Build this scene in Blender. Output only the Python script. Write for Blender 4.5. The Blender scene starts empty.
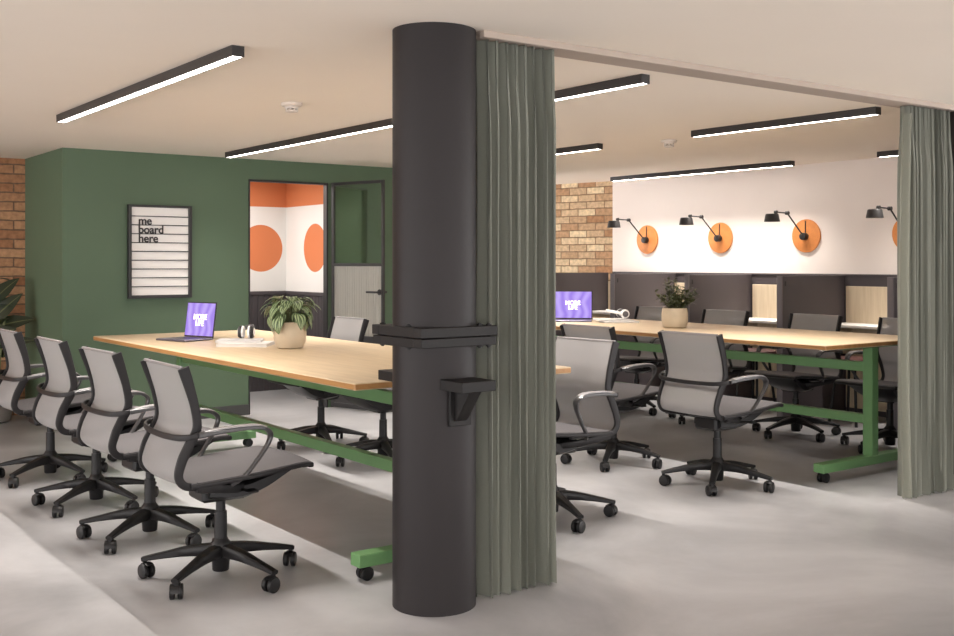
import bpy, bmesh, math, random
from mathutils import Vector, Matrix
random.seed(7)
PI = math.pi
scene = bpy.context.scene
COL = scene.collection

# ------------------------------------------------------------------ helpers
def lin(c):
    out = []
    for v in c[:3]:
        v = v / 255.0
        out.append(v / 12.92 if v <= 0.04045 else ((v + 0.055) / 1.055) ** 2.4)
    return (out[0], out[1], out[2], 1.0)

def setprops(o, label=None, cat=None, group=None, kind=None):
    if label: o['label'] = label
    if cat: o['category'] = cat
    if group: o['group'] = group
    if kind: o['kind'] = kind
    return o

def new_mat(name):
    m = bpy.data.materials.new(name)
    m.use_nodes = True
    nt = m.node_tree
    return m, nt, nt.nodes['Principled BSDF']

def N(nt, t, **kw):
    n = nt.nodes.new(t)
    for k, v in kw.items():
        setattr(n, k, v)
    return n

def mat(name, rgb, rough=0.5, metal=0.0, spec=0.5, var=0.06, scale=8.0, bump=0.0, bscale=60.0, coat=0.0):
    m, nt, b = new_mat(name)
    c = lin(rgb)
    tc = N(nt, 'ShaderNodeTexCoord')
    nz = N(nt, 'ShaderNodeTexNoise')
    nz.inputs['Scale'].default_value = scale
    nz.inputs['Detail'].default_value = 4
    nt.links.new(tc.outputs['Object'], nz.inputs['Vector'])
    rp = N(nt, 'ShaderNodeValToRGB')
    rp.color_ramp.elements[0].position = 0.3
    rp.color_ramp.elements[1].position = 0.7
    rp.color_ramp.elements[0].color = (c[0]*(1-var), c[1]*(1-var), c[2]*(1-var), 1)
    rp.color_ramp.elements[1].color = (min(1, c[0]*(1+var)), min(1, c[1]*(1+var)), min(1, c[2]*(1+var)), 1)
    nt.links.new(nz.outputs['Fac'], rp.inputs['Fac'])
    nt.links.new(rp.outputs['Color'], b.inputs['Base Color'])
    b.inputs['Roughness'].default_value = rough
    b.inputs['Metallic'].default_value = metal
    b.inputs['Specular IOR Level'].default_value = spec
    if coat:
        b.inputs['Coat Weight'].default_value = coat
    if bump:
        n2 = N(nt, 'ShaderNodeTexNoise')
        n2.inputs['Scale'].default_value = bscale
        nt.links.new(tc.outputs['Object'], n2.inputs['Vector'])
        bp = N(nt, 'ShaderNodeBump')
        bp.inputs['Strength'].default_value = bump
        bp.inputs['Distance'].default_value = 0.01
        nt.links.new(n2.outputs['Fac'], bp.inputs['Height'])
        nt.links.new(bp.outputs['Normal'], b.inputs['Normal'])
    return m

def emis(name, rgb, strength):
    m, nt, b = new_mat(name)
    c = lin(rgb)
    b.inputs['Base Color'].default_value = c
    b.inputs['Emission Color'].default_value = c
    b.inputs['Emission Strength'].default_value = strength
    return m

def catmull(pts, n=6):
    pts = [Vector(p) for p in pts]
    out = []
    for i in range(len(pts) - 1):
        p0 = pts[i-1] if i > 0 else pts[i] * 2 - pts[i+1]
        p1, p2 = pts[i], pts[i+1]
        p3 = pts[i+2] if i + 2 < len(pts) else pts[i+1] * 2 - pts[i]
        for k in range(n):
            t = k / n
            out.append(0.5 * ((2*p1) + (p2-p0)*t + (2*p0-5*p1+4*p2-p3)*t*t + (3*p1-p0-3*p2+p3)*t**3))
    out.append(pts[-1])
    return out

class MB:
    """collects shapes for one mesh object"""
    def __init__(self):
        self.bm = bmesh.new()
        self.uv = self.bm.loops.layers.uv.new('UVMap')
    def merge(self, tmp):
        me = bpy.data.meshes.new('tmp')
        tmp.to_mesh(me); tmp.free()
        self.bm.from_mesh(me)
        bpy.data.meshes.remove(me)
        return self
    def box(self, a, b, bevel=0.0, seg=1, rot=None, org=None):
        a, b = Vector(a), Vector(b)
        t = bmesh.new()
        bmesh.ops.create_cube(t, size=1.0)
        s = b - a
        for v in t.verts:
            v.co = Vector((v.co.x*s.x, v.co.y*s.y, v.co.z*s.z))
        if bevel:
            bmesh.ops.bevel(t, geom=list(t.edges), offset=bevel, segments=seg, affect='EDGES', profile=0.5)
        c = (a + b) / 2
        for v in t.verts:
            v.co += c
        if rot is not None:
            o = Vector(org) if org is not None else c
            M = Matrix.Translation(o) @ rot @ Matrix.Translation(-o)
            t.transform(M)
        return self.merge(t)
    def cyl(self, p, q, r, r2=None, seg=20, caps=True, bevel=0.0):
        p, q = Vector(p), Vector(q)
        r2 = r if r2 is None else r2
        d = q - p
        t = bmesh.new()
        bmesh.ops.create_cone(t, cap_ends=caps, cap_tris=False, segments=seg, radius1=r, radius2=r2, depth=d.length)
        if bevel and caps:
            es = [e for e in t.edges if all(abs(abs(v.co.z) - d.length/2) < 1e-6 for v in e.verts) and abs(e.verts[0].co.z - e.verts[1].co.z) < 1e-6]
            bmesh.ops.bevel(t, geom=es, offset=bevel, segments=2, affect='EDGES', profile=0.5)
        M = Matrix.Translation((p+q)/2) @ d.to_track_quat('Z', 'Y').to_matrix().to_4x4()
        t.transform(M)
        return self.merge(t)
    def sweep(self, path, ref, w, th, smooth=0, cap=True, n=10, power=0.6):
        """rounded-rectangle section swept on a path; w along ref, th across it"""
        if smooth:
            k = len(path)
            P = catmull(path, smooth)
            def interp(a):
                if not hasattr(a, '__len__'): return [a]*len(P)
                o = []
                for i in range(k-1):
                    for j in range(smooth):
                        o.append(a[i] + (a[i+1]-a[i])*j/smooth)
                o.append(a[-1]); return o
            W, T = interp(w), interp(th)
        else:
            P = [Vector(p) for p in path]
            W = list(w) if hasattr(w, '__len__') else [w]*len(P)
            T = list(th) if hasattr(th, '__len__') else [th]*len(P)
        ref = Vector(ref)
        rings = []
        for i, p in enumerate(P):
            tg = (P[min(i+1, len(P)-1)] - P[max(i-1, 0)]).normalized()
            B = (ref - tg*ref.dot(tg)).normalized()
            Nn = tg.cross(B)
            ring = []
            for j in range(n):
                a = 2*PI*(j+0.5)/n
                ca, sa = math.cos(a), math.sin(a)
                ca = math.copysign(abs(ca)**power, ca); sa = math.copysign(abs(sa)**power, sa)
                ring.append(self.bm.verts.new(p + B*(ca*W[i]/2) + Nn*(sa*T[i]/2)))
            rings.append(ring)
        for a, b in zip(rings, rings[1:]):
            for j in range(n):
                self.bm.faces.new((a[j], a[(j+1) % n], b[(j+1) % n], b[j]))
        if cap:
            self.bm.faces.new(rings[0][::-1]); self.bm.faces.new(rings[-1])
        return self
    def lathe(self, prof, c=(0,0,0), seg=28, cap_bottom=False, cap_top=False):
        c = Vector(c)
        rings = []
        for r, z in prof:
            rings.append([self.bm.verts.new(c + Vector((r*math.cos(2*PI*k/seg), r*math.sin(2*PI*k/seg), z))) for k in range(seg)])
        for a, b in zip(rings, rings[1:]):
            for k in range(seg):
                self.bm.faces.new((a[k], a[(k+1) % seg], b[(k+1) % seg], b[k]))
        if cap_bottom: self.bm.faces.new(rings[0][::-1])
        if cap_top: self.bm.faces.new(rings[-1])
        return self
    def grid(self, fn, nu, nv, flip=False):
        """fn(u,v)->point; u,v in 0..1; stores uv"""
        g = [[self.bm.verts.new(fn(i/nu, j/nv)) for j in range(nv+1)] for i in range(nu+1)]
        for i in range(nu):
            for j in range(nv):
                q = [(i, j), (i+1, j), (i+1, j+1), (i, j+1)]
                if flip: q = q[::-1]
                f = self.bm.faces.new([g[a][b] for a, b in q])
                for l, (a, b) in zip(f.loops, q):
                    l[self.uv].uv = (a/nu, b/nv)
        return self
    def slab(self, fn, nu, nv, off):
        """closed slab between fn(u,v) and fn(u,v)+off(u,v)"""
        g1 = [[self.bm.verts.new(fn(i/nu, j/nv)) for j in range(nv+1)] for i in range(nu+1)]
        g2 = [[self.bm.verts.new(Vector(fn(i/nu, j/nv)) + Vector(off(i/nu, j/nv))) for j in range(nv+1)] for i in range(nu+1)]
        for i in range(nu):
            for j in range(nv):
                self.bm.faces.new((g1[i][j], g1[i+1][j], g1[i+1][j+1], g1[i][j+1]))
                self.bm.faces.new((g2[i][j+1], g2[i+1][j+1], g2[i+1][j], g2[i][j]))
        for i in range(nu):
            self.bm.faces.new((g1[i+1][0], g1[i][0], g2[i][0], g2[i+1][0]))
            self.bm.faces.new((g1[i][nv], g1[i+1][nv], g2[i+1][nv], g2[i][nv]))
        for j in range(nv):
            self.bm.faces.new((g1[0][j], g1[0][j+1], g2[0][j+1], g2[0][j]))
            self.bm.faces.new((g1[nu][j+1], g1[nu][j], g2[nu][j], g2[nu][j+1]))
        return self
    def build(self, name, m, parent=None, angle=35, fix=True, loc=None):
        if fix:
            bmesh.ops.recalc_face_normals(self.bm, faces=list(self.bm.faces))
        me = bpy.data.meshes.new(name)
        if loc is not None:
            self.bm.transform(Matrix.Translation(-Vector(loc)))
        self.bm.to_mesh(me); self.bm.free()
        for p in me.polygons: p.use_smooth = True
        me.set_sharp_from_angle(angle=math.radians(angle))
        for mm in (m if isinstance(m, (list, tuple)) else [m]):
            me.materials.append(mm)
        o = bpy.data.objects.new(name, me)
        COL.objects.link(o)
        if parent is not None: o.parent = parent
        if loc is not None: o.location = loc
        return o

def empty(name, loc=(0,0,0), rz=0.0):
    o = bpy.data.objects.new(name, None)
    o.empty_display_size = 0.1
    o.location = loc; o.rotation_euler = (0, 0, rz)
    COL.objects.link(o)
    return o

def copy_tree(o, parent=None):
    c = o.copy(); COL.objects.link(c)
    if parent is not None: c.parent = parent
    for ch in [x for x in bpy.data.objects if x.parent == o]:
        copy_tree(ch, c)
    return c

def struct(name, mb, m, parent=None, **k):
    o = mb.build(name, m, parent, **k)
    if parent is None: o['kind'] = 'structure'
    return o

def text_mesh(name, body, size, M, m, parent, spacing=1.0, line=1.0, extr=0.001, bold=0.0, align='LEFT'):
    cu = bpy.data.curves.new('lettering_curve', 'FONT')
    cu.body = body; cu.size = size; cu.space_character = spacing; cu.space_line = line
    cu.extrude = extr; cu.offset = bold; cu.align_x = align
    t = bpy.data.objects.new('lettering_tmp', cu)
    COL.objects.link(t)
    dg = bpy.context.evaluated_depsgraph_get()
    me = bpy.data.meshes.new_from_object(t.evaluated_get(dg))
    bpy.data.objects.remove(t); bpy.data.curves.remove(cu)
    me.transform(M)
    me.name = name
    me.materials.clear(); me.materials.append(m)
    o = bpy.data.objects.new(name, me)
    COL.objects.link(o)
    if parent is not None: o.parent = parent
    return o

# ------------------------------------------------------------------ materials
M = {}
M['frame'] = mat('charcoal plastic', (34, 32, 33), 0.45, spec=0.25, var=0.08, scale=30)
M['base'] = mat('black nylon', (25, 24, 25), 0.42, spec=0.3, var=0.08, scale=30)
M['pad'] = mat('grey rail and painted arm sheen', (138, 135, 136), 0.25, var=0.04, scale=20, spec=0.7)  # plain grey on the top rail; on arm pads a painted highlight
M['arm'] = mat('grey arm polymer', (52, 50, 51), 0.3, var=0.05, scale=20, spec=0.7)
M['metal'] = mat('brushed steel', (170, 168, 168), 0.25, metal=1.0, var=0.05)
M['seat'] = mat('seat weave', (76, 73, 75), 0.75, var=0.06, scale=150, bump=0.15, bscale=500)
M['black'] = mat('matt black metal', (34, 31, 32), 0.45, var=0.08, scale=20)
M['fixture'] = mat('black fixture metal', (38, 35, 36), 0.4, var=0.05)
M['pillar'] = mat('painted iron', (34, 30, 31), 0.5, spec=0.25, var=0.06, scale=5, bump=0.08, bscale=25)
M['collar'] = mat('charcoal steel', (25, 23, 23), 0.5, spec=0.25, var=0.06, scale=10)
M['green_steel'] = mat('green powder coat', (96, 136, 88), 0.4, var=0.04, scale=6)
M['green_wall'] = mat('green wall paint', (82, 102, 80), 0.62, var=0.03, scale=2, bump=0.03, bscale=90)
M['ceiling'] = mat('ceiling paint', (236, 225, 212), 0.85, var=0.015, scale=1.2)
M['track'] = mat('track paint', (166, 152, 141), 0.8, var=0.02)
M['white_wall'] = mat('white wall paint', (232, 222, 216), 0.75, var=0.015, scale=1.5)
M['dado'] = mat('dark dado paint', (70, 64, 67), 0.5, var=0.04, scale=3)
M['dark_wall'] = mat('near black paint', (34, 29, 28), 0.5, var=0.05, scale=3)
M['skirting'] = mat('charcoal skirting paint', (62, 62, 62), 0.5, var=0.04, scale=3)
M['white'] = mat('white satin', (238, 234, 230), 0.4, var=0.02, scale=5)
M['paper'] = mat('white paper', (212, 209, 206), 0.7, var=0.02, scale=20)
M['greypaper'] = mat('grey cover', (188, 186, 186), 0.6, var=0.03, scale=20)
M['soil'] = mat('potting soil', (62, 46, 36), 0.95, var=0.4, scale=90, bump=0.6, bscale=90)
M['pot_sand'] = mat('sand ceramic', (192, 176, 152), 0.55, var=0.06, scale=14)
M['pot_grey'] = mat('grey concrete pot', (128, 120, 116), 0.8, var=0.1, scale=10)
M['stem'] = mat('plant stem', (98, 104, 66), 0.6, var=0.1, scale=20)
M['laptop_dark'] = mat('space grey aluminium', (96, 92, 104), 0.35, metal=0.6, var=0.03)
M['laptop_black'] = mat('black bezel', (24, 22, 26), 0.3, var=0.03)
M['terracotta'] = mat('terracotta upholstery', (66, 28, 20), 0.7, var=0.08, scale=60)
M['plate'] = mat('orange cork', (204, 128, 66), 0.6, var=0.08, scale=30)
M['detector'] = mat('off white plastic', (205, 195, 186), 0.5, var=0.02)
M['screen_text'] = emis('screen lettering', (255, 250, 255), 1.3)
M['led'] = emis('led diffuser', (255, 249, 243), 9.0)
M['bulb'] = emis('warm bulb', (255, 233, 210), 25.0)

def mesh_fabric():
    m, nt, b = new_mat('knitted mesh fabric')
    tc = N(nt, 'ShaderNodeTexCoord')
    wv = N(nt, 'ShaderNodeTexWave'); wv.bands_direction = 'Z'
    wv.inputs['Scale'].default_value = 90; wv.inputs['Distortion'].default_value = 0.3
    nt.links.new(tc.outputs['Object'], wv.inputs['Vector'])
    rp = N(nt, 'ShaderNodeValToRGB')
    rp.color_ramp.elements[0].color = lin((158, 155, 155)); rp.color_ramp.elements[1].color = lin((168, 165, 164))
    nt.links.new(wv.outputs['Fac'], rp.inputs['Fac'])
    nt.links.new(rp.outputs['Color'], b.inputs['Base Color'])
    b.inputs['Roughness'].default_value = 0.6
    tr = N(nt, 'ShaderNodeBsdfTransparent')
    tl = N(nt, 'ShaderNodeBsdfTranslucent'); tl.inputs['Color'].default_value = lin((170, 166, 166))
    m1 = N(nt, 'ShaderNodeMixShader'); m1.inputs['Fac'].default_value = 0.2
    nt.links.new(b.outputs[0], m1.inputs[1]); nt.links.new(tl.outputs[0], m1.inputs[2])
    m2 = N(nt, 'ShaderNodeMixShader'); m2.inputs['Fac'].default_value = 0.34
    nt.links.new(m1.outputs[0], m2.inputs[1]); nt.links.new(tr.outputs[0], m2.inputs[2])
    nt.links.new(m2.outputs[0], nt.nodes['Material Output'].inputs['Surface'])
    return m
M['mesh'] = mesh_fabric()

def curtain_fabric(name, rgb, transp=0.0):
    m, nt, b = new_mat(name)
    tc = N(nt, 'ShaderNodeTexCoord')
    nz = N(nt, 'ShaderNodeTexNoise'); nz.inputs['Scale'].default_value = 220; nz.inputs['Detail'].default_value = 2
    nt.links.new(tc.outputs['Object'], nz.inputs['Vector'])
    c = lin(rgb)
    rp = N(nt, 'ShaderNodeValToRGB')
    rp.color_ramp.elements[0].color = (c[0]*.88, c[1]*.88, c[2]*.88, 1)
    rp.color_ramp.elements[1].color = (c[0]*1.1, c[1]*1.1, c[2]*1.1, 1)
    nt.links.new(nz.outputs['Fac'], rp.inputs['Fac'])
    nt.links.new(rp.outputs['Color'], b.inputs['Base Color'])
    b.inputs['Roughness'].default_value = 0.8
    b.inputs['Sheen Weight'].default_value = 0.15
    tl = N(nt, 'ShaderNodeBsdfTranslucent'); tl.inputs['Color'].default_value = c
    m1 = N(nt, 'ShaderNodeMixShader'); m1.inputs['Fac'].default_value = 0.12
    nt.links.new(b.outputs[0], m1.inputs[1]); nt.links.new(tl.outputs[0], m1.inputs[2])
    last = m1
    if transp:
        tr = N(nt, 'ShaderNodeBsdfTransparent')
        m2 = N(nt, 'ShaderNodeMixShader'); m2.inputs['Fac'].default_value = transp
        nt.links.new(m1.outputs[0], m2.inputs[1]); nt.links.new(tr.outputs[0], m2.inputs[2])
        last = m2
    nt.links.new(last.outputs[0], nt.nodes['Material Output'].inputs['Surface'])
    return m
M['curtain'] = curtain_fabric('sage curtain cloth', (126, 128, 118))
M['sheer'] = curtain_fabric('sheer sage cloth', (150, 151, 138), 0.35)

def wood(name, c1, c2, axis='Y', rough=0.45, scale=1.0):
    m, nt, b = new_mat(name)
    tc = N(nt, 'ShaderNodeTexCoord')
    mp = N(nt, 'ShaderNodeMapping')
    s = {'X': (1.2, 14, 14), 'Y': (14, 1.2, 14), 'Z': (14, 14, 1.2)}[axis]
    mp.inputs['Scale'].default_value = [v*scale for v in s]
    nt.links.new(tc.outputs['Object'], mp.inputs['Vector'])
    nz = N(nt, 'ShaderNodeTexNoise'); nz.inputs['Scale'].default_value = 2.2; nz.inputs['Detail'].default_value = 6; nz.inputs['Distortion'].default_value = 0.6
    nt.links.new(mp.outputs['Vector'], nz.inputs['Vector'])
    rp = N(nt, 'ShaderNodeValToRGB')
    rp.color_ramp.elements[0].position = 0.3; rp.color_ramp.elements[1].position = 0.72
    rp.color_ramp.elements[0].color = lin(c1); rp.color_ramp.elements[1].color = lin(c2)
    nt.links.new(nz.outputs['Fac'], rp.inputs['Fac'])
    nt.links.new(rp.outputs['Color'], b.inputs['Base Color'])
    b.inputs['Roughness'].default_value = rough
    return m
M['oak'] = wood('oak veneer', (168, 148, 120), (187, 166, 136), 'Y')
M['oak_edge'] = wood('oak edge banding', (150, 108, 62), (172, 126, 76), 'Y')
M['booth_wood'] = wood('pale ply', (190, 172, 146), (206, 190, 164), 'Z')

def concrete():
    m, nt, b = new_mat('polished concrete')
    tc = N(nt, 'ShaderNodeTexCoord')
    n1 = N(nt, 'ShaderNodeTexNoise'); n1.inputs['Scale'].default_value = 0.9; n1.inputs['Detail'].default_value = 8; n1.inputs['Roughness'].default_value = 0.62; n1.inputs['Distortion'].default_value = 0.5
    n2 = N(nt, 'ShaderNodeTexNoise'); n2.inputs['Scale'].default_value = 6; n2.inputs['Detail'].default_value = 6
    for n in (n1, n2): nt.links.new(tc.outputs['Object'], n.inputs['Vector'])
    r1 = N(nt, 'ShaderNodeValToRGB')
    r1.color_ramp.elements[0].position = 0.32; r1.color_ramp.elements[1].position = 0.68
    r1.color_ramp.elements[0].color = lin((140, 139, 141)); r1.color_ramp.elements[1].color = lin((186, 185, 187))
    nt.links.new(n1.outputs['Fac'], r1.inputs['Fac'])
    mx = N(nt, 'ShaderNodeMix', data_type='RGBA', blend_type='MULTIPLY')
    mx.inputs['Factor'].default_value = 0.35
    r2 = N(nt, 'ShaderNodeValToRGB')
    r2.color_ramp.elements[0].color = (0.72, 0.72, 0.73, 1); r2.color_ramp.elements[1].color = (1.1, 1.1, 1.1, 1)
    nt.links.new(n2.outputs['Fac'], r2.inputs['Fac'])
    nt.links.new(r1.outputs['Color'], mx.inputs['A']); nt.links.new(r2.outputs['Color'], mx.inputs['B'])
    nt.links.new(mx.outputs['Result'], b.inputs['Base Color'])
    r3 = N(nt, 'ShaderNodeMapRange')
    r3.inputs['To Min'].default_value = 0.24; r3.inputs['To Max'].default_value = 0.36
    nt.links.new(n1.outputs['Fac'], r3.inputs['Value']); nt.links.new(r3.outputs['Result'], b.inputs['Roughness'])
    bp = N(nt, 'ShaderNodeBump'); bp.inputs['Strength'].default_value = 0.012; bp.inputs['Distance'].default_value = 0.02
    nt.links.new(n2.outputs['Fac'], bp.inputs['Height']); nt.links.new(bp.outputs['Normal'], b.inputs['Normal'])
    return m
M['floor'] = concrete()

def brick(name, c1, c2, mortar, axis):
    """bricks laid along 'X' or 'Y' of the object, courses up Z"""
    m, nt, b = new_mat(name)
    tc = N(nt, 'ShaderNodeTexCoord')
    sp = N(nt, 'ShaderNodeSeparateXYZ'); cb = N(nt, 'ShaderNodeCombineXYZ')
    nt.links.new(tc.outputs['Object'], sp.inputs[0])
    nz0 = N(nt, 'ShaderNodeTexNoise'); nz0.inputs['Scale'].default_value = 9
    nt.links.new(tc.outputs['Object'], nz0.inputs['Vector'])
    md = N(nt, 'ShaderNodeMath', operation='MULTIPLY_ADD'); md.inputs[1].default_value = 0.016
    nt.links.new(nz0.outputs['Fac'], md.inputs[0]); nt.links.new(sp.outputs['Z'], md.inputs[2])
    nt.links.new(sp.outputs[axis], cb.inputs['X']); nt.links.new(md.outputs[0], cb.inputs['Y'])
    bk = N(nt, 'ShaderNodeTexBrick')
    bk.inputs['Scale'].default_value = 1.0
    bk.inputs['Brick Width'].default_value = 0.225
    bk.inputs['Row Height'].default_value = 0.076
    bk.inputs['Mortar Size'].default_value = 0.007
    bk.inputs['Mortar Smooth'].default_value = 0.35
    bk.inputs['Bias'].default_value = 0.0
    bk.inputs['Color1'].default_value = lin(c1); bk.inputs['Color2'].default_value = lin(c2); bk.inputs['Mortar'].default_value = lin(mortar)
    nt.links.new(cb.outputs[0], bk.inputs['Vector'])
    n2 = N(nt, 'ShaderNodeTexNoise'); n2.inputs['Scale'].default_value = 26; n2.inputs['Detail'].default_value = 5
    nt.links.new(tc.outputs['Object'], n2.inputs['Vector'])
    r2 = N(nt, 'ShaderNodeValToRGB')
    r2.color_ramp.elements[0].position = 0.3; r2.color_ramp.elements[1].position = 0.75
    r2.color_ramp.elements[0].color = (0.62, 0.58, 0.54, 1); r2.color_ramp.elements[1].color = (1.25, 1.2, 1.15, 1)
    nt.links.new(n2.outputs['Fac'], r2.inputs['Fac'])
    mx = N(nt, 'ShaderNodeMix', data_type='RGBA', blend_type='MULTIPLY'); mx.inputs['Factor'].default_value = 0.8
    nt.links.new(bk.outputs['Color'], mx.inputs['A']); nt.links.new(r2.outputs['Color'], mx.inputs['B'])
    nt.links.new(mx.outputs['Result'], b.inputs['Base Color'])
    b.inputs['Roughness'].default_value = 0.85
    inv = N(nt, 'ShaderNodeMath', operation='SUBTRACT'); inv.inputs[0].default_value = 1.0
    nt.links.new(bk.outputs['Fac'], inv.inputs[1])
    ad = N(nt, 'ShaderNodeMath', operation='MULTIPLY_ADD'); ad.inputs[1].default_value = 0.35
    nt.links.new(n2.outputs['Fac'], ad.inputs[0]); nt.links.new(inv.outputs[0], ad.inputs[2])
    bp = N(nt, 'ShaderNodeBump'); bp.inputs['Strength'].default_value = 0.7; bp.inputs['Distance'].default_value = 0.012
    nt.links.new(ad.outputs[0], bp.inputs['Height']); nt.links.new(bp.outputs['Normal'], b.inputs['Normal'])
    return m
M['brick_brown'] = brick('brown brick', (158, 110, 78), (196, 156, 120), (118, 94, 76), 'X')
M['brick_pale'] = brick('pale brick', (176, 132, 96), (240, 222, 188), (150, 124, 98), 'X')

def meeting_paint(name, cx, cz, r, axis):
    """white wall with an orange top band and an orange painted circle"""
    m, nt, b = new_mat(name)
    tc = N(nt, 'ShaderNodeTexCoord'); sp = N(nt, 'ShaderNodeSeparateXYZ')
    nt.links.new(tc.outputs['Object'], sp.inputs[0])
    def mth(op, a, bb):
        n = N(nt, 'ShaderNodeMath', operation=op)
        for i, v in enumerate((a, bb)):
            if isinstance(v, (int, float)): n.inputs[i].default_value = v
            else: nt.links.new(v, n.inputs[i])
        return n.outputs[0]
    dx = mth('SUBTRACT', sp.outputs[axis], cx); dz = mth('SUBTRACT', sp.outputs['Z'], cz)
    d2 = mth('ADD', mth('MULTIPLY', dx, dx), mth('MULTIPLY', dz, dz))
    circ = mth('LESS_THAN', d2, r*r)
    band = mth('GREATER_THAN', sp.outputs['Z'], 1.786)
    fac = mth('MAXIMUM', circ, band)
    mx = N(nt, 'ShaderNodeMix', data_type='RGBA')
    mx.inputs['A'].default_value = lin((226, 223, 221)); mx.inputs['B'].default_value = lin((206, 120, 76))
    nt.links.new(fac, mx.inputs['Factor'])
    nt.links.new(mx.outputs['Result'], b.inputs['Base Color'])
    b.inputs['Roughness'].default_value = 0.7
    return m

def glass(name, rgb, rough=0.0, transp=0.8):
    m, nt, b = new_mat(name)
    gl = N(nt, 'ShaderNodeBsdfGlossy'); gl.inputs['Roughness'].default_value = rough + 0.02
    tr = N(nt, 'ShaderNodeBsdfTransparent'); tr.inputs['Color'].default_value = lin(rgb)
    mx = N(nt, 'ShaderNodeMixShader'); mx.inputs['Fac'].default_value = 1 - transp
    nt.links.new(tr.outputs[0], mx.inputs[1]); nt.links.new(gl.outputs[0], mx.inputs[2])
    nt.links.new(mx.outputs[0], nt.nodes['Material Output'].inputs['Surface'])
    return m
M['glass'] = glass('clear door glass', (235, 240, 232), 0.0, 0.84)

def reeded():
    m, nt, b = new_mat('reeded frosted glass')
    b.inputs['Base Color'].default_value = lin((206, 203, 196))
    b.inputs['Roughness'].default_value = 0.25
    tl = N(nt, 'ShaderNodeBsdfTranslucent'); tl.inputs['Color'].default_value = lin((206, 203, 196))
    tr = N(nt, 'ShaderNodeBsdfTransparent')
    m1 = N(nt, 'ShaderNodeMixShader'); m1.inputs['Fac'].default_value = 0.5
    nt.links.new(b.outputs[0], m1.inputs[1]); nt.links.new(tl.outputs[0], m1.inputs[2])
    m2 = N(nt, 'ShaderNodeMixShader'); m2.inputs['Fac'].default_value = 0.15
    nt.links.new(m1.outputs[0], m2.inputs[1]); nt.links.new(tr.outputs[0], m2.inputs[2])
    nt.links.new(m2.outputs[0], nt.nodes['Material Output'].inputs['Surface'])
    return m
M['reeded'] = reeded()

def screen_mat():
    m, nt, b = new_mat('violet desktop screen')
    tc = N(nt, 'ShaderNodeTexCoord')
    wv = N(nt, 'ShaderNodeTexWave'); wv.inputs['Scale'].default_value = 1.3; wv.inputs['Distortion'].default_value = 6; wv.inputs['Detail'].default_value = 1
    nt.links.new(tc.outputs['UV'], wv.inputs['Vector'])
    rp = N(nt, 'ShaderNodeValToRGB')
    rp.color_ramp.elements[0].color = lin((158, 128, 240)); rp.color_ramp.elements[1].color = lin((192, 168, 252))
    nt.links.new(wv.outputs['Fac'], rp.inputs['Fac'])
    b.inputs['Base Color'].default_value = (0.02, 0.02, 0.02, 1)
    b.inputs['Roughness'].default_value = 0.2
    nt.links.new(rp.outputs['Color'], b.inputs['Emission Color'])
    b.inputs['Emission Strength'].default_value = 0.95
    return m
M['screen'] = screen_mat()

def leaf_mat(name, dark, light, stripes=True, rough=0.4):
    m, nt, b = new_mat(name)
    tc = N(nt, 'ShaderNodeTexCoord'); sp = N(nt, 'ShaderNodeSeparateXYZ')
    nt.links.new(tc.outputs['UV'], sp.inputs[0])
    def mth(op, *a):
        n = N(nt, 'ShaderNodeMath', operation=op)
        for i, v in enumerate(a):
            if isinstance(v, (int, float)): n.inputs[i].default_value = v
            else: nt.links.new(v, n.inputs[i])
        return n.outputs[0]
    au = mth('ABSOLUTE', mth('SUBTRACT', sp.outputs['X'], 0.5))     # 0 at midrib
    if stripes:
        ph = mth('SUBTRACT', mth('MULTIPLY', au, 26.0), mth('MULTIPLY', sp.outputs['Y'], 6.0))
        st = mth('MULTIPLY_ADD', mth('SINE', ph), 0.5, 0.5)
        rim = mth('GREATER_THAN', au, 0.44)
        fac = mth('MAXIMUM', mth('SUBTRACT', st, mth('MULTIPLY', rim, 0.7)), 0.0)
    else:
        fac = mth('LESS_THAN', au, 0.04)
    mx = N(nt, 'ShaderNodeMix', data_type='RGBA')
    mx.inputs['A'].default_value = lin(dark); mx.inputs['B'].default_value = lin(light)
    nt.links.new(fac, mx.inputs['Factor'])
    nt.links.new(mx.outputs['Result'], b.inputs['Base Color'])
    b.inputs['Roughness'].default_value = rough
    tl = N(nt, 'ShaderNodeBsdfTranslucent')
    nt.links.new(mx.outputs['Result'], tl.inputs['Color'])
    m1 = N(nt, 'ShaderNodeMixShader'); m1.inputs['Fac'].default_value = 0.15
    nt.links.new(b.outputs[0], m1.inputs[1]); nt.links.new(tl.outputs[0], m1.inputs[2])
    nt.links.new(m1.outputs[0], nt.nodes['Material Output'].inputs['Surface'])
    return m
M['leaf_stripe'] = leaf_mat('watermelon leaf', (50, 70, 40), (156, 174, 130))
M['leaf_bush'] = leaf_mat('small bush leaf', (56, 64, 38), (104, 108, 70), False)
M['leaf_rubber'] = leaf_mat('rubber plant leaf', (44, 52, 36), (92, 96, 62), False, 0.3)

# ------------------------------------------------------------------ camera
s_, c_ = math.sin(math.radians(36.38)), math.cos(math.radians(36.38))
FWD = Vector((s_, c_, 0)); RGT = Vector((c_, -s_, 0))
cam = bpy.data.cameras.new('camera'); co = bpy.data.objects.new('camera', cam); COL.objects.link(co)
co.location = (0, 0, 1.25)
co.rotation_euler = (PI/2, 0, -math.radians(36.38))
cam.sensor_width = 36; cam.lens = 1071/954*36
cam.shift_y = -(318-262)/954
cam.clip_start = 0.05
scene.camera = co

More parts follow.
